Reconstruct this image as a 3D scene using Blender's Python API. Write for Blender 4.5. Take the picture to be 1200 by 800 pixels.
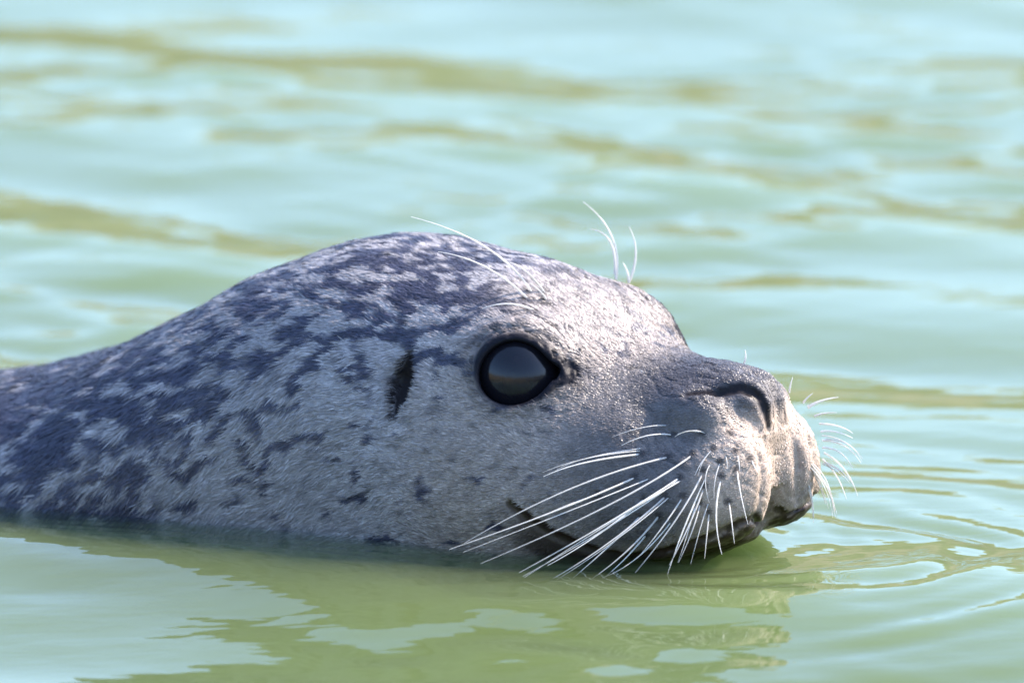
import bpy, math
import numpy as np

# ------------------------------------------------------------------ camera, sky, sun, exposure
S = 0.34e-3                                   # metres per photograph pixel at the seal
PITCH, YAW = math.radians(11.4), math.radians(33.0)
DIST = 5.67
NOSE = np.array([305 * S, 0.0, 0.064])        # tip of the nose in the world, water level at z = 0
SCR_UP = np.array([0, math.sin(PITCH), math.cos(PITCH)])
CAM_FWD = np.array([0, math.cos(PITCH), -math.sin(PITCH)])
TARGET = NOSE - np.array([305 * S, 0, 0]) + SCR_UP * (70 * S)
CAM = TARGET - CAM_FWD * DIST

sc = bpy.context.scene
for o in list(bpy.data.objects):
    bpy.data.objects.remove(o)
col = sc.collection
cd = bpy.data.cameras.new('camera')
cam = bpy.data.objects.new('camera', cd)
col.objects.link(cam)
cam.location = CAM
cam.rotation_euler = (math.pi / 2 - PITCH, 0, 0)
cd.sensor_width = 36
cd.lens = 36 * DIST / (1200 * S)
cd.clip_start, cd.clip_end = 0.1, 500
cd.dof.use_dof = True
cd.dof.focus_distance = DIST - 0.005
cd.dof.aperture_fstop = 10.0
sc.camera = cam

SUN_AZ, SUN_EL = math.radians(22), math.radians(43)      # azimuth from +X towards +Y
sun_dir = np.array([math.cos(SUN_AZ) * math.cos(SUN_EL), math.sin(SUN_AZ) * math.cos(SUN_EL), math.sin(SUN_EL)])
w = bpy.data.worlds.new('World')
sc.world = w
w.use_nodes = True
nt = w.node_tree
sky = nt.nodes.new('ShaderNodeTexSky')
sky.sky_type = 'NISHITA'
sky.sun_disc = False
sky.sun_elevation = SUN_EL
sky.sun_rotation = math.pi / 2 - SUN_AZ
sky.air_density, sky.dust_density, sky.ozone_density = 1.0, 2.0, 6.0
bg = nt.nodes['Background']
bg.inputs['Strength'].default_value = 0.15
nt.links.new(sky.outputs[0], bg.inputs['Color'])
sl = bpy.data.lights.new('sun', 'SUN')
sl.energy, sl.angle, sl.color = 2.8, math.radians(0.53), (1.0, 0.87, 0.74)
sun = bpy.data.objects.new('sun', sl)
col.objects.link(sun)
from mathutils import Vector
sun.rotation_euler = Vector(sun_dir).to_track_quat('Z', 'Y').to_euler()
sun.location = (3, 3, 5)
vs = sc.view_settings
vs.view_transform, vs.look, vs.exposure, vs.gamma = 'Standard', 'None', 2.02, 1.0
sc.cycles.volume_bounces = 4
sc.cycles.max_bounces = 8
sc.cycles.transparent_max_bounces = 12
sc.cycles.use_denoising = True
sc.cycles.caustics_reflective = False
sc.cycles.sample_clamp_indirect = 4.0

rng = np.random.default_rng(11)

# ------------------------------------------------------------------ numpy noise
PERM = np.random.default_rng(5).permutation(256)
PERM = np.concatenate([PERM, PERM, PERM]).astype(np.int32)
GR = np.random.default_rng(6).normal(size=(256, 3)).astype(np.float32)
GR /= np.linalg.norm(GR, axis=1)[:, None]

def perlin(p):
    p = np.asarray(p, np.float32)
    i = np.floor(p).astype(np.int32)
    fr = p - i
    i &= 255
    uu = fr * fr * fr * (fr * (fr * 6 - 15) + 10)
    out = 0
    for dx in (0, 1):
        wx = uu[:, 0] if dx else 1 - uu[:, 0]
        for dy in (0, 1):
            wy = uu[:, 1] if dy else 1 - uu[:, 1]
            for dz in (0, 1):
                wz = uu[:, 2] if dz else 1 - uu[:, 2]
                h = PERM[PERM[PERM[i[:, 0] + dx] + i[:, 1] + dy] + i[:, 2] + dz]
                g = GR[h]
                d = (g * (fr - np.array([dx, dy, dz], np.float32))).sum(1)
                out = out + wx * wy * wz * d
    return out * 1.6

def sstep(a, b, x):
    t = np.clip((x - a) / (b - a), 0, 1)
    return t * t * (3 - 2 * t)

# ------------------------------------------------------------------ materials
def new_mat(name):
    m = bpy.data.materials.new(name)
    m.use_nodes = True
    n = m.node_tree
    return m, n, n.nodes['Principled BSDF'], n.nodes['Material Output']

def add(n, kind, **kw):
    nd = n.nodes.new('ShaderNode' + kind)
    for k, v in kw.items():
        if k in nd.inputs:
            nd.inputs[k].default_value = v
        else:
            setattr(nd, k, v)
    return nd

def mat_water():
    m, n, pb, out = new_mat('green_water')
    n.nodes.remove(pb)
    L = n.links.new
    tc = add(n, 'TexCoord')
    mp = add(n, 'Mapping')
    mp.inputs['Scale'].default_value = (22, 60, 22)
    mp.inputs['Rotation'].default_value = (0, 0, 0.35)
    L(tc.outputs['Object'], mp.inputs['Vector'])
    nz = add(n, 'TexNoise', Scale=1.0, Detail=2.0, Roughness=0.5)
    L(mp.outputs[0], nz.inputs['Vector'])
    bp = add(n, 'Bump', Strength=0.18, Distance=0.0025)
    L(nz.outputs['Fac'], bp.inputs['Height'])
    geo = add(n, 'NewGeometry')
    ior = add(n, 'Mix', data_type='FLOAT')
    ior.inputs[2].default_value, ior.inputs[3].default_value = 1.333, 1 / 1.333
    L(geo.outputs['Backfacing'], ior.inputs[0])
    fr = add(n, 'Fresnel')
    L(ior.outputs[0], fr.inputs['IOR'])
    L(bp.outputs[0], fr.inputs['Normal'])
    tr = add(n, 'BsdfTransparent')
    gl = add(n, 'BsdfGlossy', Roughness=0.02)
    L(bp.outputs[0], gl.inputs['Normal'])
    mx = add(n, 'MixShader')
    L(fr.outputs[0], mx.inputs[0]); L(tr.outputs[0], mx.inputs[1]); L(gl.outputs[0], mx.inputs[2])
    L(mx.outputs[0], out.inputs['Surface'])
    # suspended algae
    sca = add(n, 'VolumeScatter', Color=WATER_SCATTER, Density=WATER_DENS, Anisotropy=0.3)
    ab = add(n, 'VolumeAbsorption', Color=WATER_ABSORB, Density=WATER_ABS)
    ad = add(n, 'AddShader')
    L(sca.outputs[0], ad.inputs[0]); L(ab.outputs[0], ad.inputs[1])
    L(ad.outputs[0], out.inputs['Volume'])
    return m

WATER_SCATTER, WATER_DENS = (0.46, 0.54, 0.31, 1), 21.0
WATER_ABSORB, WATER_ABS = (0.38, 0.50, 0.1, 1), 35.0

def mat_bank():
    m, n, pb, out = new_mat('bank_soil')
    L = n.links.new
    tc = add(n, 'TexCoord')
    nz = add(n, 'TexNoise', Scale=0.7, Detail=6.0, Roughness=0.65)
    L(tc.outputs['Object'], nz.inputs['Vector'])
    cr = add(n, 'ValToRGB')
    e = cr.color_ramp.elements
    e[0].position, e[0].color = 0.40, (0.12, 0.115, 0.05, 1)
    e[1].position, e[1].color = 0.66, (0.38, 0.30, 0.19, 1)
    L(nz.outputs['Fac'], cr.inputs[0])
    L(cr.outputs[0], pb.inputs['Base Color'])
    pb.inputs['Roughness'].default_value = 0.95
    return m

def mat_attr(name, rough, spec, noise_scale, bump, sheen=0.0):
    m, n, pb, out = new_mat(name)
    L = n.links.new
    at = add(n, 'Attribute', attribute_name='coat')
    tc = add(n, 'TexCoord')
    nz = add(n, 'TexNoise', Scale=noise_scale, Detail=3.0, Roughness=0.6)
    L(tc.outputs['Object'], nz.inputs['Vector'])
    mr = add(n, 'MapRange')
    mr.inputs[3].default_value, mr.inputs[4].default_value = 0.75, 1.25
    L(nz.outputs['Fac'], mr.inputs[0])
    mul = add(n, 'Mix', data_type='RGBA', blend_type='MULTIPLY')
    mul.inputs[0].default_value = 1.0
    L(at.outputs['Color'], mul.inputs[6]); L(mr.outputs[0], mul.inputs[7])
    L(mul.outputs[2], pb.inputs['Base Color'])
    L(at.outputs['Alpha'], pb.inputs['Roughness'])
    if rough is not None:
        for l in list(pb.inputs['Roughness'].links):
            n.links.remove(l)
        pb.inputs['Roughness'].default_value = rough
    ga = add(n, 'Attribute', attribute_name='gloss')
    L(ga.outputs['Fac'], pb.inputs['Specular IOR Level'])
    if bump:
        bp = add(n, 'Bump', Strength=bump, Distance=0.0006)
        L(nz.outputs['Fac'], bp.inputs['Height'])
        L(bp.outputs[0], pb.inputs['Normal'])
    return m

def mat_eye():
    m, n, pb, out = new_mat('eye_dark')
    L = n.links.new
    tc = add(n, 'TexCoord')
    nz = add(n, 'TexNoise', Scale=60.0, Detail=3.0)
    L(tc.outputs['Object'], nz.inputs['Vector'])
    cr = add(n, 'ValToRGB')
    e = cr.color_ramp.elements
    e[0].color, e[1].color = (0.006, 0.006, 0.009, 1), (0.014, 0.012, 0.015, 1)
    L(nz.outputs['Fac'], cr.inputs[0]); L(cr.outputs[0], pb.inputs['Base Color'])
    pb.inputs['Roughness'].default_value = 0.18
    pb.inputs['Specular IOR Level'].default_value = 0.36
    return m

def mat_whisker():
    m, n, pb, out = new_mat('whisker_keratin')
    L = n.links.new
    tc = add(n, 'TexCoord')
    nz = add(n, 'TexNoise', Scale=150.0, Detail=2.0)
    L(tc.outputs['Object'], nz.inputs['Vector'])
    cr = add(n, 'ValToRGB')
    e = cr.color_ramp.elements
    e[0].color, e[1].color = (0.86, 0.84, 0.78, 1), (0.95, 0.94, 0.92, 1)
    L(nz.outputs['Fac'], cr.inputs[0])
    oi = add(n, 'ObjectInfo')
    mr = add(n, 'MapRange')
    mr.inputs[3].default_value, mr.inputs[4].default_value = 0.75, 1.0
    L(oi.outputs['Random'], mr.inputs[0])
    mu = add(n, 'Mix', data_type='RGBA', blend_type='MULTIPLY')
    mu.inputs[0].default_value = 1.0
    L(cr.outputs[0], mu.inputs[6]); L(mr.outputs[0], mu.inputs[7])
    L(mu.outputs[2], pb.inputs['Base Color'])
    pb.inputs['Roughness'].default_value = 0.35
    tl = add(n, 'BsdfTranslucent')
    L(mu.outputs[2], tl.inputs[0])
    mx = add(n, 'MixShader')
    mx.inputs[0].default_value = 0.5
    L(pb.outputs[0], mx.inputs[1]); L(tl.outputs[0], mx.inputs[2]); L(mx.outputs[0], out.inputs['Surface'])
    return m

# ------------------------------------------------------------------ helpers
def mesh_obj(name, v, faces, mat, smooth=True, parent=None):
    v = np.ascontiguousarray(v, np.float32)
    faces = np.ascontiguousarray(faces, np.int32)
    k = faces.shape[1]
    me = bpy.data.meshes.new(name)
    me.vertices.add(len(v))
    me.vertices.foreach_set('co', v.ravel())
    me.loops.add(faces.size)
    me.loops.foreach_set('vertex_index', faces.ravel())
    me.polygons.add(len(faces))
    me.polygons.foreach_set('loop_start', np.arange(0, faces.size, k, dtype=np.int32))
    me.polygons.foreach_set('loop_total', np.full(len(faces), k, np.int32))
    me.polygons.foreach_set('use_smooth', np.full(len(faces), smooth, bool))
    me.update(calc_edges=True)
    me.validate()
    me.materials.append(mat)
    o = bpy.data.objects.new(name, me)
    col.objects.link(o)
    if parent is not None:
        o.parent = parent
    return o

def set_gloss(o, g):
    a = o.data.attributes.new('gloss', 'FLOAT', 'POINT')
    a.data.foreach_set('value', np.ascontiguousarray(g, np.float32).ravel())

def set_col(o, rgba):
    a = o.data.color_attributes.new('coat', 'FLOAT_COLOR', 'POINT')
    a.data.foreach_set('color', np.ascontiguousarray(rgba, np.float32).ravel())

FWD = np.array([math.cos(YAW), -math.sin(YAW), 0.0])
SID = np.array([-math.sin(YAW), -math.cos(YAW), 0.0])
def to_world(p):                 # head millimetres (forward, near side, up) -> world metres
    return NOSE + (p[:, :1] * FWD + p[:, 1:2] * SID + p[:, 2:3] * np.array([0, 0, 1.0])) * 1e-3
def to_local(q):
    d = (q - NOSE) * 1e3
    return np.stack([d @ FWD, d @ SID, d[:, 2]], 1)
def ray(px, py):                 # camera ray through a photograph pixel
    d = CAM_FWD * DIST + np.array([1.0, 0, 0]) * ((px - 600) * S) + SCR_UP * ((400 - py) * S)
    return d / np.linalg.norm(d)

# ------------------------------------------------------------------ the seal's shape as a distance field, millimetres
#        f     top   bot    w    uw(level of greatest width)
PROF = np.array([
    [  -1,    2,  -34,    8,  -15],
    [  -5,    6,  -40,   15,  -17],
    [ -12,    9,  -46,   22,  -20],
    [ -25,   12,  -54,   30,  -26],
    [ -43,   13.5,  -68,   40,  -30],
    [ -60,   18,  -86,   48,  -28],
    [ -85,   32, -107,   58,  -24],
    [-110,   42, -114,   65,  -22],
    [-140,   45.5, -118,   70,  -24],
    [-176,   48, -122,   75,  -30],
    [-220,   36, -130,   81,  -40],
    [-265,   13, -147,   89,  -54],
    [-306,   -8, -167,   98,  -74],
    [-367,  -29, -202,  113, -100],
    [-450,  -43, -247,  140, -132],
    [-600,  -55, -300,  172, -166],
    [-800,  -68, -312,  182, -184],
    [-1000, -98, -292,  158, -190],
    [-1200,-145, -250,  100, -196],
    [-1350,-172, -222,   48, -197],
    [-1420,-190, -205,   10, -197]], float)[::-1]

def spline(xs, ys):
    d = np.diff(ys) / np.diff(xs)
    t = np.zeros_like(ys)
    h = np.diff(xs)
    t[1:-1] = (d[:-1] * h[1:] + d[1:] * h[:-1]) / (h[1:] + h[:-1])
    t[0], t[-1] = d[0], d[-1]
    def ev(x):
        x = np.clip(x, xs[0], xs[-1])
        i = np.clip(np.searchsorted(xs, x) - 1, 0, len(xs) - 2)
        hh = xs[i + 1] - xs[i]
        s = (x - xs[i]) / hh
        return ((2*s**3 - 3*s**2 + 1) * ys[i] + (s**3 - 2*s**2 + s) * hh * t[i]
                + (-2*s**3 + 3*s**2) * ys[i + 1] + (s**3 - s**2) * hh * t[i + 1])
    return ev
SP = [spline(PROF[:, 0], PROF[:, k]) for k in range(1, 5)]

def smin(a, b, k):
    h = np.maximum(k - np.abs(a - b), 0) / k
    return np.minimum(a, b) - h * h * k * 0.25
def smax(a, b, k):
    return -smin(-a, -b, k)
def ell(f, a, u, c, r):
    x, y, z = (f - c[0]) / r[0], (a - c[1]) / r[1], (u - c[2]) / r[2]
    k0 = np.sqrt(x*x + y*y + z*z) + 1e-6
    k1 = np.sqrt((x/r[0])**2 + (y/r[1])**2 + (z/r[2])**2) + 1e-6
    return k0 * (k0 - 1) / k1
def boxy(f, a, u, c, r):
    x, y, z = np.abs(f - c[0]) / r[0], np.abs(a - c[1]) / r[1], np.abs(u - c[2]) / r[2]
    k = (x**3.2 + y**3.2 + z**3.2) ** (1 / 3.2) + 1e-6
    rad = np.sqrt((f - c[0])**2 + (a - c[1])**2 + (u - c[2])**2)
    return rad * (1 - 1 / np.maximum(k, 0.05))
def chain(f, a, u, pts, rs):
    d = None
    for i in range(len(pts) - 1):
        A, B = np.array(pts[i], np.float32), np.array(pts[i + 1], np.float32)
        ab = B - A
        t = np.clip(((f - A[0]) * ab[0] + (a - A[1]) * ab[1] + (u - A[2]) * ab[2]) / float(ab @ ab), 0, 1)
        q = np.sqrt((f - A[0] - t*ab[0])**2 + (a - A[1] - t*ab[1])**2 + (u - A[2] - t*ab[2])**2) - (rs[i] + t * (rs[i+1] - rs[i]))
        d = q if d is None else np.minimum(d, q)
    return d

EYE_N = np.array([0.42, 0.86, 0.28]); EYE_N /= np.linalg.norm(EYE_N)
EYE_P, EYE_R = np.array([-87.0, 55.0, 11.5]), 19.0
EYE_C = EYE_P - EYE_N * EYE_R
EYE_X = np.cross([0, 0, 1.0], EYE_N); EYE_X /= np.linalg.norm(EYE_X)
if EYE_X[0] < 0: EYE_X = -EYE_X                       # towards the nose
EYE_Y = np.cross(EYE_N, EYE_X)
if EYE_Y[2] < 0: EYE_Y = -EYE_Y

MOUTH = [(-94, 63, -40), (-82, 62, -48), (-66, 58, -57), (-48, 52, -62.5), (-32, 46, -63), (-18, 38, -59.5), (-6, 26, -54), (2, 12, -50), (4, 3, -47)]
MOUTH_R = [0.8, 1.8, 2.4, 2.4, 2.4, 2.4, 2.2, 1.6, 1.2]
NOSTRIL = [(4, 6.5, -9), (3, 7.3, -3), (0, 8.3, 4), (-7, 12.5, 7.5), (-15, 18, 6.0), (-24, 24, 2.0)]
NOSTRIL_R = [0.2, 0.9, 1.4, 1.5, 1.2, 0.2]

EAR = [(-132, 64, 17), (-132, 65, 5), (-134, 66, -8)]
EAR_R = [0.8, 5.2, 0.8]
FOLD1 = [(4, 9, -13), (6, 9.5, -22), (6, 10, -32), (4, 12, -42)]
FOLD2 = [(2, 18, -20), (4, 19, -28), (3, 20, -36), (1, 21, -42)]

def jaw_pad(f, a, u):
    jaw = chain(f, a * 0.55, u, [(-75, 0, -74), (-38, 0, -58), (-14, 0, -53)], [26, 13, 6.5])
    pad = ell(f, a, u, (-14, 17.5, -29.5), (22.5, 18.5, 25))
    pad = smin(pad, ell(f, a, u, (-38, 31, -38), (33, 19, 25)), 14)
    pad = smin(pad, ell(f, a, u, (-7, 20, -40), (11, 11, 11)), 8)
    return jaw, pad

def field(f, n, u, carve=True):
    a = np.sqrt(n * n + 1.0) - 0.5                   # both sides alike
    top, bot, ww, uw = [s(f) for s in SP]
    du = u - uw
    hu = np.where(du > 0, top - uw, uw - bot)
    x, y = a / ww, du / hu
    pw = 2.15
    r = (np.abs(x) ** pw + np.abs(y) ** pw) ** (1 / pw) + 1e-5
    rad = np.sqrt(a * a + du * du)
    d = rad * (1 - 1 / r)
    d = np.where(rad < 3, (r - 1) * np.minimum(ww, hu), d)
    d = np.maximum(d, np.maximum(f - 1, -1425 - f))
    # skull and face masses
    d = smin(d, ell(f, a, u, (-97, 35, 3), (27, 21, 23)), 16)          # orbit
    d = smin(d, ell(f, a, u, (-104, 42, -36), (44, 26, 32)), 22)       # cheek
    d = smin(d, ell(f, a, u, (-60, 34, -34), (34, 19, 30)), 14)        # side of the muzzle
    # lower jaw
    jaw, pad = jaw_pad(f, a, u)
    d = smin(d, jaw, 6)
    # nose block and whisker pads
    d = smin(d, boxy(f, a, u, (-19, 0, -5), (20.5, 15, 15.5)), 7)
    d = smin(d, ell(f, a, u, (-23, 22.5, -6), (16, 8.5, 11)), 8)
    d = smin(d, pad, 5)
    if not carve:
        return d
    # groove under the nose
    d = smax(d, -chain(f, a, u, [(7.5, 0, -6), (9, 0, -22), (7, 0, -40)], [2.8, 2.8, 2.2]), 3.5)
    # notch over the top of the nose between the two nostrils
    d = smax(d, -chain(f, a, u, [(-12, 0, 14), (-1, 0, 10.5), (3.5, 0, 2), (5, 0, -8)], [1.4, 2.6, 2.8, 2.2]), 4)
    # nostrils
    d = smax(d, -chain(f, a, u, NOSTRIL, NOSTRIL_R), 3.5)
    # folds down the front of the muzzle
    d = smax(d, -chain(f, a, u, FOLD1, [0.4, 1.3, 1.3, 0.6]), 3)
    d = smax(d, -chain(f, a, u, FOLD2, [0.2, 0.7, 0.7, 0.2]), 3)
    # mouth
    d = smax(d, -chain(f, a, u, MOUTH, MOUTH_R), 2.5)
    # eyelids: a shell over the ball, then the opening
    ef, ea, eu = f - EYE_C[0], a - EYE_C[1], u - EYE_C[2]
    ex = ef * EYE_X[0] + ea * EYE_X[1] + eu * EYE_X[2]
    ey = ef * EYE_Y[0] + ea * EYE_Y[1] + eu * EYE_Y[2]
    en = ef * EYE_N[0] + ea * EYE_N[1] + eu * EYE_N[2]
    shell = np.sqrt(ef*ef + ea*ea + eu*eu) - (EYE_R + 0.6)
    d = smin(d, shell, 11)
    cA, sA = math.cos(0.30), math.sin(0.30)
    rx, ry = ex * cA + ey * sA, -ex * sA + ey * cA
    ryy = np.where(rx > 4, ry + 0.10 * (rx - 4), ry)
    open_ = np.sqrt((rx / 14.3)**2 + (ryy / 12.9)**2)
    open_ = (open_ - 1) * 12.0
    corner = chain(ex, ey, 0 * rx, [(5, 0.5, 0), (15.5, 1.0, 0)], [8.0, 2.6])
    open_ = smin(open_, corner, 4)
    cut = np.maximum(open_, (EYE_R * 0.45) - en)
    d = smax(d, -cut, 2.2)
    # crease round the eye
    d = d + 0.9 * np.exp(-((open_ - 5.0) / 1.3)**2) * (en > 0) * sstep(-2, 8, ey)
    # ear
    d = smax(d, -chain(f, a, u, EAR, EAR_R), 3)
    d = d - 1.5 * np.exp(-(((f + 125) / 3.5)**2 + ((u - 4) / 12)**2)) * (a > 40)
    d = d + 1.8 * np.exp(-(((f + 140) / 6)**2 + ((u - 4) / 15)**2)) * (a > 40)
    return d

def snap(pts, depth=0.0):                            # lay the points of a line onto the skin
    p = np.array(pts, float)
    for _ in range(12):
        g = np.zeros_like(p)
        for k in range(3):
            q = p.copy(); q[:, k] += .4
            r_ = p.copy(); r_[:, k] -= .4
            g[:, k] = (field(*q.T, carve=False) - field(*r_.T, carve=False)) / .8
        g /= np.linalg.norm(g, axis=1)[:, None]
        p -= (field(*p.T, carve=False) + depth)[:, None] * g * 0.7
    return [tuple(x) for x in p]
MOUTH_PX = [(598, 590), (622, 611), (650, 628), (680, 641), (710, 649), (740, 653), (770, 650), (800, 642), (835, 629), (865, 615), (886, 606)]
def hit_plain(px, py):
    t = np.linspace(DIST - 0.3, DIST + 0.3, 2400)
    P = to_local(CAM + ray(px, py) * t[:, None])
    v = field(*P.T, carve=False)
    neg = np.where(v < 0)[0]
    return P[neg[0] if len(neg) else int(np.argmin(v))]
MOUTH = [tuple(np.abs(hit_plain(*q)) * [-1 if hit_plain(*q)[0] < 0 else 1, 1, -1]) for q in MOUTH_PX] + [(3, 8, -52), (4, 2, -50)]
MOUTH_R = [0.5, 1.3, 1.9, 2.1, 2.1, 2.1, 2.1, 2.1, 2.0, 1.7, 1.3, 0.9, 0.8]
MOUTH, NOSTRIL, EAR = snap(MOUTH, 0.3), snap(NOSTRIL, 0.4), snap(EAR, 2.0)
FOLD1, FOLD2 = snap(FOLD1), snap(FOLD2)

def field_p(p):
    return field(p[:, 0], p[:, 1], p[:, 2])
def grad_p(p, e=0.4):
    g = np.zeros_like(p)
    for k in range(3):
        q = p.copy(); q[:, k] += e
        r_ = p.copy(); r_[:, k] -= e
        g[:, k] = (field_p(q) - field_p(r_)) / (2 * e)
    return g

def axis(segs):
    out = [segs[0][0]]
    for a, b, h0, h1 in segs:
        L = abs(b - a)
        nseg = max(1, int(round(L / ((h0 + h1) / 2))))
        wts = np.linspace(h0, h1, nseg)
        c = np.cumsum(wts); c = c / c[-1] * (b - a) + a
        out += list(c)
    return np.array(out)

def surface_nets(X, Y, Z):
    F = np.empty((len(X), len(Y), len(Z)), np.float32)
    YY, ZZ = np.meshgrid(Y, Z, indexing='ij')
    CH = 24
    for i0 in range(0, len(X), CH):
        xs = X[i0:i0 + CH]
        xx = np.broadcast_to(xs[:, None, None], (len(xs),) + YY.shape)
        F[i0:i0 + CH] = field(xx, np.broadcast_to(YY, xx.shape), np.broadcast_to(ZZ, xx.shape))
    nx, ny, nz = F.shape
    acc = np.zeros((nx - 1, ny - 1, nz - 1, 3), np.float32)
    cnt = np.zeros((nx - 1, ny - 1, nz - 1), np.float32)
    ins = F < 0
    ax = [X, Y, Z]
    cross = []
    for d in range(3):
        s0 = [slice(None)] * 3; s1 = [slice(None)] * 3
        s0[d] = slice(0, -1); s1[d] = slice(1, None)
        m = ins[tuple(s0)] != ins[tuple(s1)]
        idx = np.argwhere(m)
        j = idx.copy(); j[:, d] += 1
        fa, fb = F[tuple(idx.T)], F[tuple(j.T)]
        t = fa / (fa - fb)
        pos = np.stack([ax[k][idx[:, k]] for k in range(3)], 1)
        pos[:, d] += t * (ax[d][j[:, d]] - ax[d][idx[:, d]])
        o1, o2 = [k for k in range(3) if k != d]
        for da in (-1, 0):
            for db in (-1, 0):
                c = idx.copy(); c[:, o1] += da; c[:, o2] += db
                ok = (c[:, o1] >= 0) & (c[:, o2] >= 0) & (c[:, o1] < cnt.shape[o1]) & (c[:, o2] < cnt.shape[o2])
                cc = tuple(c[ok].T)
                np.add.at(cnt, cc, 1)
                np.add.at(acc, cc, pos[ok])
        cross.append((d, idx, ins[tuple(idx.T)]))
    ids = np.full(cnt.shape, -1, np.int64)
    has = cnt > 0
    ids[has] = np.arange(has.sum())
    V = acc[has] / cnt[has][:, None]
    quads = []
    for d, idx, inside in cross:
        o1, o2 = [(1, 2), (2, 0), (0, 1)][d]
        q = []
        for da, db in ((-1, -1), (0, -1), (0, 0), (-1, 0)):
            c = idx.copy(); c[:, o1] += da; c[:, o2] += db
            c = np.clip(c, 0, np.array(cnt.shape) - 1)
            q.append(ids[tuple(c.T)])
        q = np.stack(q, 1)
        q[~inside] = q[~inside][:, ::-1]
        quads.append(q[(q >= 0).all(1)])
    return V.astype(np.float64), np.concatenate(quads)

GX = axis([(-1440, -500, 16, 7), (-500, -230, 6, 2.6), (-230, -105, 2.4, 1.5), (-105, 18, 1.15, 1.1)])
GU = axis([(-330, -95, 9, 3), (-95, -72, 2.5, 1.4), (-72, 58, 1.2, 1.3)])
half = axis([(0, 72, 1.1, 1.25), (72, 200, 1.8, 7)])
GN = np.concatenate([-half[::-1] - 0.5, half[0:] + 0.5])

BV, BQ = surface_nets(GX, GN, GU)
for it in range(3):
    g = grad_p(BV)
    gg = (g * g).sum(1) + 1e-4
    step = -(field_p(BV) / gg)[:, None] * g
    ln = np.linalg.norm(step, axis=1)
    step *= np.minimum(1, 1.0 / np.maximum(ln, 1e-6))[:, None]
    BV = BV + 0.8 * step
def eye_coords(p):
    q = p.copy(); q[:, 1] = np.abs(q[:, 1])
    d = q - EYE_C
    return d @ EYE_X, d @ EYE_Y, d @ EYE_N

def skin_relief(p):                                  # wrinkles round the eye, pebbled nose, loose skin on the neck
    ex, ey, en = eye_coords(p)
    rr = np.sqrt((ex / 1.12)**2 + ey**2)
    th = np.arctan2(ey, ex)
    wr = np.abs(perlin(np.stack([np.cos(th) * 2.2, np.sin(th) * 2.2, rr * 0.42], 1)))
    out = -1.1 * sstep(0.22, 0.0, wr) * sstep(13.5, 16, rr) * sstep(34, 20, rr) * (en > 0)
    a = np.abs(p[:, 1])
    muz = sstep(-60, -30, p[:, 0])
    fold = np.abs(perlin(np.stack([p[:, 0] * 0.06, a * 0.16, p[:, 2] * 0.10], 1) + 3.3))
    out = out - 0.55 * sstep(0.14, 0.0, fold) * muz
    out = out + 0.22 * perlin(p / 2.6) * muz
    out = out + 1.3 * perlin(p / np.array([26, 40, 60.0]) + 1.7) * sstep(-140, -200, p[:, 0])
    return out
BV = BV + (lambda g_: g_ / (np.linalg.norm(g_, axis=1)[:, None] + 1e-9))(grad_p(BV)) * skin_relief(BV)[:, None]
BN = grad_p(BV)
BN /= np.linalg.norm(BN, axis=1)[:, None] + 1e-9

# whiskers: (root, middle, tip) in photograph pixels, and how far the tip stands off towards the camera (share of length)
def seg5(l): return [(500 + x / 3, 480 + y / 3) for x, y in l]
def seg2(l): return [(420 + x / 3, 240 + y / 3) for x, y in l]
def seg1(l): return [(720 + x * .375, 380 + y * .375) for x, y in l]
NEARPAD = [[(765,155),(560,185),(410,235)], [(855,165),(500,280),(130,470)], [(740,235),(440,360),(80,490)], [(610,297),(520,325),(430,362)],
  [(940,155),(640,335),(190,540)], [(895,235),(640,395),(325,572)], [(770,310),(600,440),(425,547)], [(845,300),(650,460),(445,592)],
  [(755,370),(640,480),(515,590)], [(820,368),(710,490),(580,594)], [(775,435),(700,520),(625,588)], [(1010,135),(970,180),(943,230)],
  [(975,212),(880,380),(733,572)], [(905,300),(830,410),(752,508)], [(978,265),(920,410),(853,545)], [(962,325),(935,420),(885,537)],
  [(1035,180),(1015,240),(1010,310)], [(1038,232),(1018,370),(1038,508)], [(993,358),(985,440),(977,523)], [(1088,145),(1097,180),(1100,215)],
  [(1090,205),(1105,300),(1130,402)], [(1062,320),(1072,390),(1082,470)], [(970,82),(920,75),(872,95)], [(870,90),(780,90),(685,125)],
  [(1065,85),(1060,105),(1055,125)], [(1140,170),(1152,198),(1168,222)]]
BROW = [[(612,312),(450,150),(185,42)], [(600,335),(450,220),(280,165)], [(660,318),(590,235),(520,200)], [(663,340),(640,305),(600,275)],
  [(622,373),(530,348),(435,365)], [(968,575),(1020,605),(1063,672)]]
FARBROW = [[(905,262),(890,110),(790,-10)], [(902,245),(885,130),(815,85)], [(950,275),(975,170),(952,78)], [(950,268),(945,235),(930,203)]]
FARPAD = [[(590,245),(602,230),(620,215)], [(605,262),(645,240),(700,228)], [(625,287),(655,278),(695,275)], [(640,310),(700,318),(745,340)],
  [(645,335),(690,335),(745,355)], [(650,362),(720,380),(770,432)], [(650,385),(705,400),(745,450)], [(655,400),(720,455),(760,535)],
  [(650,420),(695,475),(725,545)], [(605,430),(660,500),(690,600)], [(620,450),(665,505),(690,580)], [(600,500),(618,555),(622,620)],
  [(612,440),(640,500),(660,560)], [(655,430),(710,460),(745,500)], [(405,122),(410,100),(408,80)], [(546,214),(550,190),(557,165)]]
def hit(px, py):
    d = ray(px, py)
    t = np.linspace(DIST - 0.35, DIST + 0.35, 1400)
    P = CAM + d * t[:, None]
    v = field_p(to_local(P))
    neg = np.where(v < 0)[0]
    i = neg[0] if len(neg) else int(np.argmin(v))
    return P[i], t[i]

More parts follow.
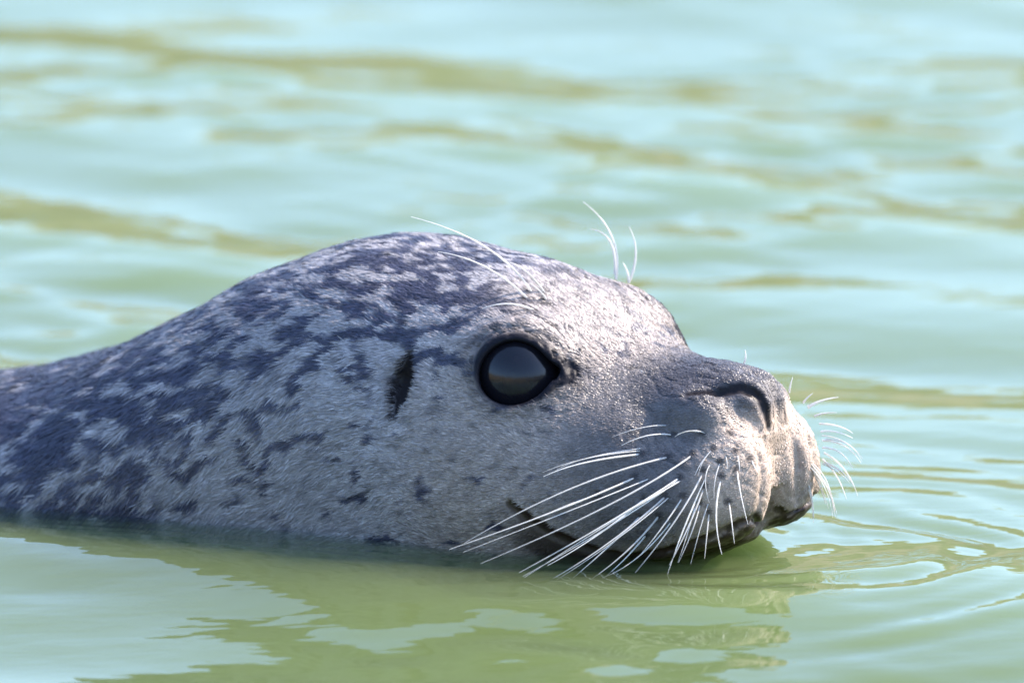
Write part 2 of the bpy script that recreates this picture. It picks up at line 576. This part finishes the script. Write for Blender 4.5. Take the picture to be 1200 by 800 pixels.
ROOTS = [to_local(hit(*fn(l)[0])[0][None])[0] for fn, L_ in ((seg5, NEARPAD), (seg2, BROW)) for l in L_]

# ------------------------------------------------------------------ coat colours (pigment, and some painted shade)
def dist_chain_arr(p, pts):
    return chain(p[:, 0], np.abs(p[:, 1]), p[:, 2], pts, [0.0] * len(pts))

def coat(p):
    f, n, u = p.T
    a = np.abs(n)
    z = u + 64
    # noise sampled in a space stretched along the lie of the hair
    q = np.stack([f * 0.75 + u * 0.35, n, u * 0.8 - f * 0.30], 1)
    wob = np.stack([perlin(q / 9 + k * 17.3) for k in range(3)], 1) * 4
    big = perlin((q + wob) / np.array([20, 12, 12]) + 3.1)
    mid = perlin((q + wob) / np.array([11, 5.4, 5.4]) + 9.7)
    fin = perlin((q + wob * .5) / np.array([6, 3.6, 3.6]) + 21.0)
    light = np.array([0.335, 0.31, 0.305])
    dark = np.array([0.050, 0.050, 0.075])
    back = sstep(-120, -230, f)
    crown = sstep(15, 42, u) * sstep(-60, -120, f)
    spot = 0.40 * big + 1.05 * mid + (0.45 + 0.25 * (1 - back)) * fin
    upness = sstep(-50, 30, u - (-0.0))
    thr = 0.06 - 0.48 * back * sstep(-205, -310, f) - 0.10 * crown - 0.12 * back * upness
    thr = thr + 0.55 * (1 - back) * (1 - crown) * sstep(20, -10, u) + 0.25 * sstep(-90, -40, f)
    thr = thr + 0.35 * sstep(-20, -50, u) * sstep(-265, -190, f) * back
    m = sstep(thr - 0.20, thr + 0.25, spot)
    base = light[None] * (1 - 0.13 * back)[:, None] * (1 + 0.16 * perlin(q / 40 + 5)[:, None])
    warm = sstep(-150, -100, f) * (1 - crown)
    base = base * (1 - warm[:, None] * np.array([0.04, 0.14, 0.25]))
    c = base * (1 - m[:, None]) + dark * m[:, None]
    fh = sstep(-125, -85, f) * sstep(12, 26, u)
    tan_ = np.array([0.335, 0.29, 0.262]) * (1 - 0.35 * sstep(0.05, 0.5, spot))[:, None]
    c = c * (1 - .75 * fh[:, None]) + tan_ * .75 * fh[:, None]
    belly_fill = sstep(-62, -68, u)  # pale belly, raised to the waterline to stand in for light scattered underwater
    c = c * (1 - belly_fill[:, None]) + np.array([0.52, 0.47, 0.38]) * belly_fill[:, None]
    stk = perlin(q / np.array([9, 1.7, 1.7]) + 41)
    c = c * (1 + 0.30 * stk)[:, None]
    # face: soft speckle
    sp = sstep(0.15, 0.6, fin) * (1 - back) * 0.35
    c = c * (1 - sp[:, None])
    # muzzle side darker and browner
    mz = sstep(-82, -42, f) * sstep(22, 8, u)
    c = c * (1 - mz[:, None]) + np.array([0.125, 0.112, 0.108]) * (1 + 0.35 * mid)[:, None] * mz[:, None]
    # top of the nose: dark bare skin
    nt_ = np.maximum(sstep(-56, -36, f) * sstep(2, 9, u + 0.12 * a), 0.8 * sstep(7.5, 2.5, dist_chain_arr(p, NOSTRIL)))
    c = c * (1 - nt_[:, None]) + np.array([0.058, 0.054, 0.060]) * nt_[:, None]
    # pale front of the muzzle
    fr_ = sstep(-16, -2, f + 0.05 * a) * sstep(2, -8, u)
    c = c * (1 - fr_[:, None]) + np.array([0.40, 0.315, 0.25]) * fr_[:, None]
    # pale lip edge
    dm = dist_chain_arr(p, MOUTH)
    mo_ = sorted(MOUTH)
    um = np.interp(f, [m_[0] for m_ in mo_], [m_[2] for m_ in mo_])
    lip = sstep(12, 5, dm) * (u > um) * sstep(-60, -35, f)
    c = c * (1 - 0.5 * lip[:, None]) + np.array([0.30, 0.24, 0.19]) * 0.5 * lip[:, None]
    # dark brown mouth line and lower lip
    jw, pd = jaw_pad(f, a, u)
    tp = sstep(-88, -66, f)
    tp = tp * (1 - 0.75 * sstep(-16, -6, f))
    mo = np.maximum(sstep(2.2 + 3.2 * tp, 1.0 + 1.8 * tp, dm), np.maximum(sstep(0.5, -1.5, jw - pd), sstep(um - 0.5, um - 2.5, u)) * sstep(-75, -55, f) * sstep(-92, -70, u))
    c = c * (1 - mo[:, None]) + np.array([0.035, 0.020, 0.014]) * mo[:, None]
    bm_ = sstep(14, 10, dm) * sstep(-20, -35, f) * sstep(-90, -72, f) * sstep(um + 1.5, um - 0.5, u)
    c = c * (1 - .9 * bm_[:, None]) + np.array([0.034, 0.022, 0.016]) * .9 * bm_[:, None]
    fo = np.full(len(p), 99.0)
    for r_ in ROOTS:
        fo = np.minimum(fo, (f - r_[0])**2 + (a - abs(r_[1]))**2 + (u - r_[2])**2)
    fo = sstep(2.3, 0.8, np.sqrt(fo))  # dark follicles; shade of their dimples is in the colour, not modelled
    c = c * (1 - .85 * fo[:, None]) + np.array([0.02, 0.017, 0.017]) * .85 * fo[:, None]
    # nostrils and ear holes: shade of the openings painted into the colour
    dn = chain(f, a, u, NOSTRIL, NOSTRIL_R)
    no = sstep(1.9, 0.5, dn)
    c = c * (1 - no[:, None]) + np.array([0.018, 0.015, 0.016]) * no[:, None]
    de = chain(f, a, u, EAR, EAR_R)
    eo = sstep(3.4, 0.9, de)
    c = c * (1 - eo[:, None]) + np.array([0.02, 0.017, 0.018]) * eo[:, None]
    # eyelids
    ex, ey, en = eye_coords(p)
    rr = np.sqrt((ex / 1.12)**2 + ey**2)
    cn = chain(ex, ey, 0 * ex, [(6, 0.5, 0), (21, 0.8, 0)], [7.5, 2.0])
    rr = np.minimum(rr, cn + 13)
    lean = (0.45 * ex + 0.89 * ey) / (np.sqrt(ex * ex + ey * ey) + 1e-3)
    rr = rr + 1.9 * sstep(0.35, -0.7, lean)
    el2 = sstep(25, 16, rr) * (en > 0) * 0.55
    c = c * (1 - el2[:, None]) + np.array([0.06, 0.052, 0.05]) * el2[:, None]
    el = sstep(17.6, 15.4, rr) * (en > 0)
    c = c * (1 - el[:, None]) + np.array([0.010, 0.010, 0.014]) * el[:, None]
    # wet skin gloss
    bare = np.clip(np.maximum.reduce([mo, no, el, sstep(1.6, 0.3, de), 0.1 * nt_, 0.2 * fr_]), 0, 1)
    rough = 0.62 - 0.30 * np.maximum.reduce([mo, no, 0.55 * el, 0.3 * nt_])
    gloss = 0.36 * (1 - 0.75 * np.maximum.reduce([el, eo, no, 0.6 * el2])) + 0.12 * mo
    return np.concatenate([np.clip(c, 0.004, 1), rough[:, None]], 1), bare, gloss

# ------------------------------------------------------------------ water
def wave_field(x, y, cutoff):
    r2 = np.random.default_rng(WAVE_SEED)
    def band(count, l0, l1, rms, spread, turn):
        h = np.zeros_like(x)
        for i in range(count):
            lam = l0 * (l1 / l0) ** r2.random()
            th = math.radians(90 + WAVE_DIR + turn + r2.normal() * spread)
            k = 2 * math.pi / lam
            am = rms * math.sqrt(2 / count) / k * (0.6 + 0.8 * r2.random())
            fade = np.clip(lam / (cutoff * 5) - 0.4, 0, 1)
            h += am * fade * np.sin(k * (x * math.cos(th) + y * math.sin(th)) + r2.random() * 6.283)
        return h
    p = np.stack([x.ravel() * 2.2 + y.ravel() * 0.8, y.ravel() * 2.6, np.zeros(x.size)], 1)
    ruffle = sstep(-0.25, 0.45, perlin(p * 1.3 + 7.7)).reshape(x.shape)
    swell = band(26, 0.16, 0.75, WAVE_SLOPE, 16, 0)
    chop = band(34, 0.06, 0.16, WAVE_CHOP, 24, 6)
    rip = band(44, 0.022, 0.06, WAVE_RIP, 34, -4)
    return swell + chop * (0.45 + 0.75 * ruffle) + rip * (0.15 + 1.0 * ruffle)
WAVE_SEED, WAVE_DIR, WAVE_SLOPE, WAVE_CHOP, WAVE_RIP = 4, -26, 0.052, 0.044, 0.044

def grid_line(c0, c1, h, m0, m1, h2, far):
    mid_ = np.arange(c0, c1 + h / 2, h)
    a = np.arange(m0, c0 - h2 * .5, h2); b = np.arange(mid_[-1] + h2, m1, h2)
    out = list(a) + list(mid_) + list(b)
    s, x = h2, out[-1]
    while x < far:
        s *= 1.16; x += s; out.append(x)
    s, x = h2, out[0]
    lo = []
    while x > -far:
        s *= 1.16; x -= s; lo.append(x)
    return np.array(lo[::-1] + out)

def build_water():
    xs = grid_line(-0.30, 0.30, 0.0028, -0.9, 0.9, 0.009, 60)
    ys = grid_line(-0.34, 1.7, 0.0042, -0.7, 2.4, 0.009, 60)
    gx = np.maximum(np.gradient(xs), 1e-4); gy = np.gradient(ys)
    X, Y = np.meshgrid(xs, ys, indexing='ij')
    cut = np.maximum(gx[:, None], gy[None, :])
    h = wave_field(X, Y, cut)
    # calm against the animal, rings spreading from it
    P = to_local(np.stack([X.ravel(), Y.ravel(), np.zeros(X.size)], 1))
    near = (np.abs(P[:, 0]) < 800) & (np.abs(P[:, 1]) < 500)
    d = np.full(X.size, 1e3)
    d[near] = field_p(P[near])
    d = np.maximum(d, 0).reshape(X.shape) * 1e-3
    h *= 0.30 + 0.70 * sstep(0.0, 0.075, d)
    h += 0.0016 * np.exp(-d / 0.005) + 0.0004 * np.sin(2 * math.pi * d / 0.014 + 3 * X / 0.05) * np.exp(-d / 0.03) * (cut < 0.01)
    c = to_world(np.array([[2.0, -6.0, -64.0]]))[0]
    r = np.hypot(X - c[0], Y - c[1])
    ang = np.arctan2(Y - c[1], X - c[0])
    wgt = sstep(0.02, 0.06, r) * np.exp(-r / 0.16) * (0.25 + 0.75 * sstep(-2.6, -0.6, ang) * sstep(2.2, 0.6, ang))
    wob = 0.006 * np.sin(ang * 5 + 40 * r)
    h += wgt * (0.0008 * np.sin(2 * math.pi * (r + wob) / 0.030) + 0.0012 * np.sin(2 * math.pi * (r + wob) / 0.052 + 1)) * (cut < 0.01)
    n0, n1 = X.shape
    top = np.stack([X.ravel(), Y.ravel(), h.ravel()], 1)
    idx = np.arange(n0 * n1).reshape(n0, n1)
    q = np.stack([idx[:-1, :-1], idx[1:, :-1], idx[1:, 1:], idx[:-1, 1:]], -1).reshape(-1, 4)
    # sides and bottom close the volume
    rim = np.concatenate([idx[:, 0], idx[-1, 1:], idx[-2::-1, -1], idx[0, -2:0:-1]])
    low = top[rim].copy(); low[:, 2] = -4.0
    li = np.arange(len(rim)) + len(top)
    nx = np.roll(np.arange(len(rim)), -1)
    side = np.stack([rim, li, li[nx], rim[nx]], 1)
    V = np.concatenate([top, low])
    # bottom: four corners joined by one quad grid of the rim (fan of quads)
    cen = len(V)
    V = np.concatenate([V, [[0, 0, -4.0]]])
    bot = np.stack([li, np.full(len(li), cen), np.full(len(li), cen), li[nx]], 1)
    tri = np.stack([li, np.full(len(li), cen), li[nx]], 1)
    me = bpy.data.meshes.new('water')
    faces_q = np.concatenate([q, side])
    nl = faces_q.size + tri.size
    me.vertices.add(len(V)); me.vertices.foreach_set('co', V.astype(np.float32).ravel())
    me.loops.add(nl)
    me.loops.foreach_set('vertex_index', np.concatenate([faces_q.ravel(), tri.ravel()]).astype(np.int32))
    me.polygons.add(len(faces_q) + len(tri))
    ls = np.concatenate([np.arange(0, faces_q.size, 4), faces_q.size + np.arange(0, tri.size, 3)]).astype(np.int32)
    me.polygons.foreach_set('loop_start', ls)
    me.polygons.foreach_set('loop_total', np.concatenate([np.full(len(faces_q), 4), np.full(len(tri), 3)]).astype(np.int32))
    sm = np.zeros(len(faces_q) + len(tri), bool); sm[:len(q)] = True
    me.polygons.foreach_set('use_smooth', sm)
    me.update(calc_edges=True)
    me.materials.append(mat_water())
    o = bpy.data.objects.new('water', me)
    col.objects.link(o)
    o['kind'] = 'structure'
    o['label'] = 'rippled pale green water reflecting sky'
    return o
build_water()

def build_bank():
    # shore all round, lowest towards the camera
    na, nr = 240, 26
    th = np.linspace(0, 2 * math.pi, na, endpoint=False)
    rr = np.concatenate([[18.0, 20, 21, 22, 22.6, 23.2, 23.8, 24.4, 25, 25.8, 26.8, 28], np.linspace(30, 140, nr - 12)])
    T, R = np.meshgrid(th, rr, indexing='ij')
    X, Y = R * np.cos(T), R * np.sin(T)
    p = np.stack([X.ravel(), Y.ravel(), np.zeros(X.size)], 1)
    nz_ = perlin(p / 3.0).reshape(X.shape) * 0.45 + perlin(p / 9.0 + 4).reshape(X.shape) * 0.6
    H = -1.2 + 5.2 * sstep(20.5, 27, R) + nz_ * sstep(21, 25, R) + 1.2 * sstep(28, 70, R)
    V = np.stack([X.ravel(), Y.ravel(), H.ravel()], 1)
    idx = np.arange(X.size).reshape(X.shape)
    nx = np.roll(idx, -1, 0)
    q = np.stack([idx[:, :-1], idx[:, 1:], nx[:, 1:], nx[:, :-1]], -1).reshape(-1, 4)
    o = mesh_obj('bank', V, q, mat_bank())
    o['kind'] = 'structure'
    o['label'] = 'low grassy sandy bank around the water'
build_bank()

# ------------------------------------------------------------------ the seal
seal = bpy.data.objects.new('seal', None)
col.objects.link(seal)
seal['label'] = 'spotted grey seal swimming with its head above the green water'
seal['category'] = 'seal'

WV = to_world(BV)
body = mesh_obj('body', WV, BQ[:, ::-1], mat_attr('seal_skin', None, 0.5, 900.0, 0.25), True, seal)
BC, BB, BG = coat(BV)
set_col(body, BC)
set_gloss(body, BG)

def build_fur(count):
    tri = np.concatenate([BQ[:, [0, 1, 2]], BQ[:, [0, 2, 3]]])
    A, B, C = BV[tri[:, 0]], BV[tri[:, 1]], BV[tri[:, 2]]
    area = np.linalg.norm(np.cross(B - A, C - A), axis=1) / 2
    cen = (A + B + C) / 3
    dens = sstep(-480, -430, cen[:, 0]) * sstep(-73, -67, cen[:, 2]) * (1 + 1.6 * sstep(-200, -90, cen[:, 0]))
    wgt = area * dens
    pick = rng.choice(len(tri), count, p=wgt / wgt.sum())
    r1, r2 = rng.random(count), rng.random(count)
    fl = r1 + r2 > 1
    r1[fl], r2[fl] = 1 - r1[fl], 1 - r2[fl]
    bc = np.stack([1 - r1 - r2, r1, r2], 1)
    T = tri[pick]
    P = (BV[T] * bc[:, :, None]).sum(1)
    Nn = (BN[T] * bc[:, :, None]).sum(1)
    Nn /= np.linalg.norm(Nn, axis=1)[:, None]
    cc, bare, gl = coat(P)
    keep = rng.random(count) > bare * 1.6
    ex, ey, en = eye_coords(P)
    keep &= ~((np.sqrt((ex / 1.12)**2 + ey**2) < 14.3) & (en > 0))
    P, Nn, cc, gl = P[keep], Nn[keep], cc[keep], gl[keep]
    m = len(P)
    f, n, u = P.T
    sgn = np.sign(n)
    # lie of the hair: back along the body, drooping on the sides, fanning off the muzzle
    drop = -0.85 * sstep(-90, -230, f) * sstep(40, 0, u) - 0.25 * sstep(-110, -60, f)
    d = np.stack([-np.ones(m), 0.25 * sgn * sstep(-60, -20, f), drop], 1)
    ang = perlin(P / 22 + 2) * 0.35 + perlin(P / 7 + 8) * 0.30 + perlin(P / 2.6 + 14) * 0.35
    d -= (d * Nn).sum(1)[:, None] * Nn
    d /= np.linalg.norm(d, axis=1)[:, None] + 1e-6
    s = np.cross(Nn, d)
    ang = ang + rng.normal(size=m) * 0.16
    d = d * np.cos(ang)[:, None] + s * np.sin(ang)[:, None]
    s = np.cross(Nn, d)
    ln = np.interp(f, [-300, -200, -130, -80, -40, 0], [7.6, 6.0, 3.8, 2.8, 1.9, 1.3]) * (0.6 + 0.7 * rng.random(m))
    wd = np.interp(f, [-300, -150, -60, 0], [0.25, 0.20, 0.15, 0.12]) * (0.7 + 0.6 * rng.random(m))
    lift = (0.03 + 0.06 * rng.random(m)) * (1 + 0.8 * perlin(P / 5 + 31))
    roll = rng.normal(size=m) * 0.22
    sw = s * np.cos(roll)[:, None] + Nn * np.sin(roll)[:, None]
    r0 = P - 0.15 * Nn
    r1_ = P + d * (ln * 0.5)[:, None] + Nn * (ln * lift + 0.12)[:, None]
    r2_ = P + d * ln[:, None] + Nn * (ln * lift * 1.3 + 0.05)[:, None]
    h = (wd)[:, None] * sw
    V = np.stack([r0 - h * .8, r0 + h * .8, r1_ - h, r1_ + h, r2_], 1).reshape(-1, 3)
    b = np.arange(m)[:, None] * 5
    F = np.concatenate([b + [0, 1, 3], b + [0, 3, 2], b + [2, 3, 4]], 1).reshape(-1, 3)
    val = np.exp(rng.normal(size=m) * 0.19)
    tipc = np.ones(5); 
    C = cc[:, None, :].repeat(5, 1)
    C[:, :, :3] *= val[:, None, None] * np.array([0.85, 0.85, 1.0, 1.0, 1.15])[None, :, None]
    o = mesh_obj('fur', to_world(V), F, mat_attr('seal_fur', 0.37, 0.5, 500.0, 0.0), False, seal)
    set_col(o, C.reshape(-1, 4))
    set_gloss(o, gl[:, None].repeat(5, 1))
    return o
build_fur(340000)

# eyes
def uv_sphere(nu=64, nv=32):
    v, fc = [], []
    for j in range(nv + 1):
        ph = math.pi * j / nv
        for i in range(nu):
            t = 2 * math.pi * i / nu
            v.append((math.sin(ph) * math.cos(t), math.sin(ph) * math.sin(t), math.cos(ph)))
    for j in range(nv):
        for i in range(nu):
            a, b = j * nu + i, j * nu + (i + 1) % nu
            fc.append((a, a + nu, b + nu, b))
    return np.array(v), np.array(fc)
SV, SF = uv_sphere()
me_ = mat_eye()
for sg in (1, -1):
    c = EYE_C * np.array([1, sg, 1]); nn = EYE_N * np.array([1, sg, 1])
    z = nn; x = np.cross([0, 0, 1.0], z); x /= np.linalg.norm(x); y = np.cross(z, x)
    prof = SV * (EYE_R + 0.4)
    bul = 0.35 * np.exp(-((1 - SV[:, 2]) / 0.22)**2)          # cornea stands proud of the ball
    prof = prof + SV * bul[:, None]
    P = c + prof[:, :1] * x + prof[:, 1:2] * y + prof[:, 2:3] * z
    o = mesh_obj('eye', to_world(P), SF[:, ::-1] , me_, True, seal)

mw = mat_whisker()

def whisker(pts, off, rad):
    root, t0 = hit(*pts[0])
    length = S * (math.dist(pts[0], pts[1]) + math.dist(pts[1], pts[2]))
    d0 = ray(*pts[0])
    P0 = root + d0 * 0.0015
    P1 = CAM + ray(*pts[1]) * (t0 - off * length * 0.62)
    P2 = CAM + ray(*pts[2]) * (t0 - off * length)
    ctrl = 2 * P1 - 0.5 * (P0 + P2)
    ns, sd = 16, 6
    t = np.linspace(0, 1, ns + 1)[:, None]
    c = (1 - t)**2 * P0 + 2 * t * (1 - t) * ctrl + t * t * P2
    tan = np.gradient(c, axis=0); tan /= np.linalg.norm(tan, axis=1)[:, None]
    s = np.cross(tan, [0.3, -0.8, 0.5]); s /= np.linalg.norm(s, axis=1)[:, None]
    b = np.cross(tan, s)
    rr = rad * (1 - 0.78 * t[:, 0]**1.5) * (1 + 0.10 * np.sin(np.arange(ns + 1) * 2.4))
    an = np.arange(sd) / sd * 2 * math.pi
    V = (c[:, None] + rr[:, None, None] * (np.cos(an)[None, :, None] * s[:, None] + np.sin(an)[None, :, None] * b[:, None])).reshape(-1, 3)
    q = [(k * sd + i, k * sd + (i + 1) % sd, (k + 1) * sd + (i + 1) % sd, (k + 1) * sd + i) for k in range(ns) for i in range(sd)]
    mesh_obj('whisker', V, np.array(q), mw, True, seal)

for l in NEARPAD: whisker(seg5(l), 0.42, 0.00041 if math.dist(*l[::2]) > 260 else 0.00033)
for l in BROW: whisker(seg2(l), 0.30, 0.0005)
for l in FARBROW: whisker(seg2(l), -0.25, 0.00058)
for l in FARPAD: whisker(seg1(l), -0.30, 0.00045)

# finer hairs between the long whiskers
r3 = np.random.default_rng(3)
for L_, fn, off, cnt_ in ((NEARPAD, seg5, 0.38, 16), (FARPAD, seg1, -0.28, 10)):
    for k in range(cnt_):
        A = np.array(L_[int(r3.integers(len(L_) - 2))], float)
        sc_ = 1 if fn is seg5 else 0.5
        C_ = A + r3.normal(size=(1, 2)) * 16 * sc_ + r3.normal(size=(3, 2)) * np.array([[2], [4], [14]]) * sc_
        whisker(fn([tuple(q) for q in C_]), off, 0.00027)
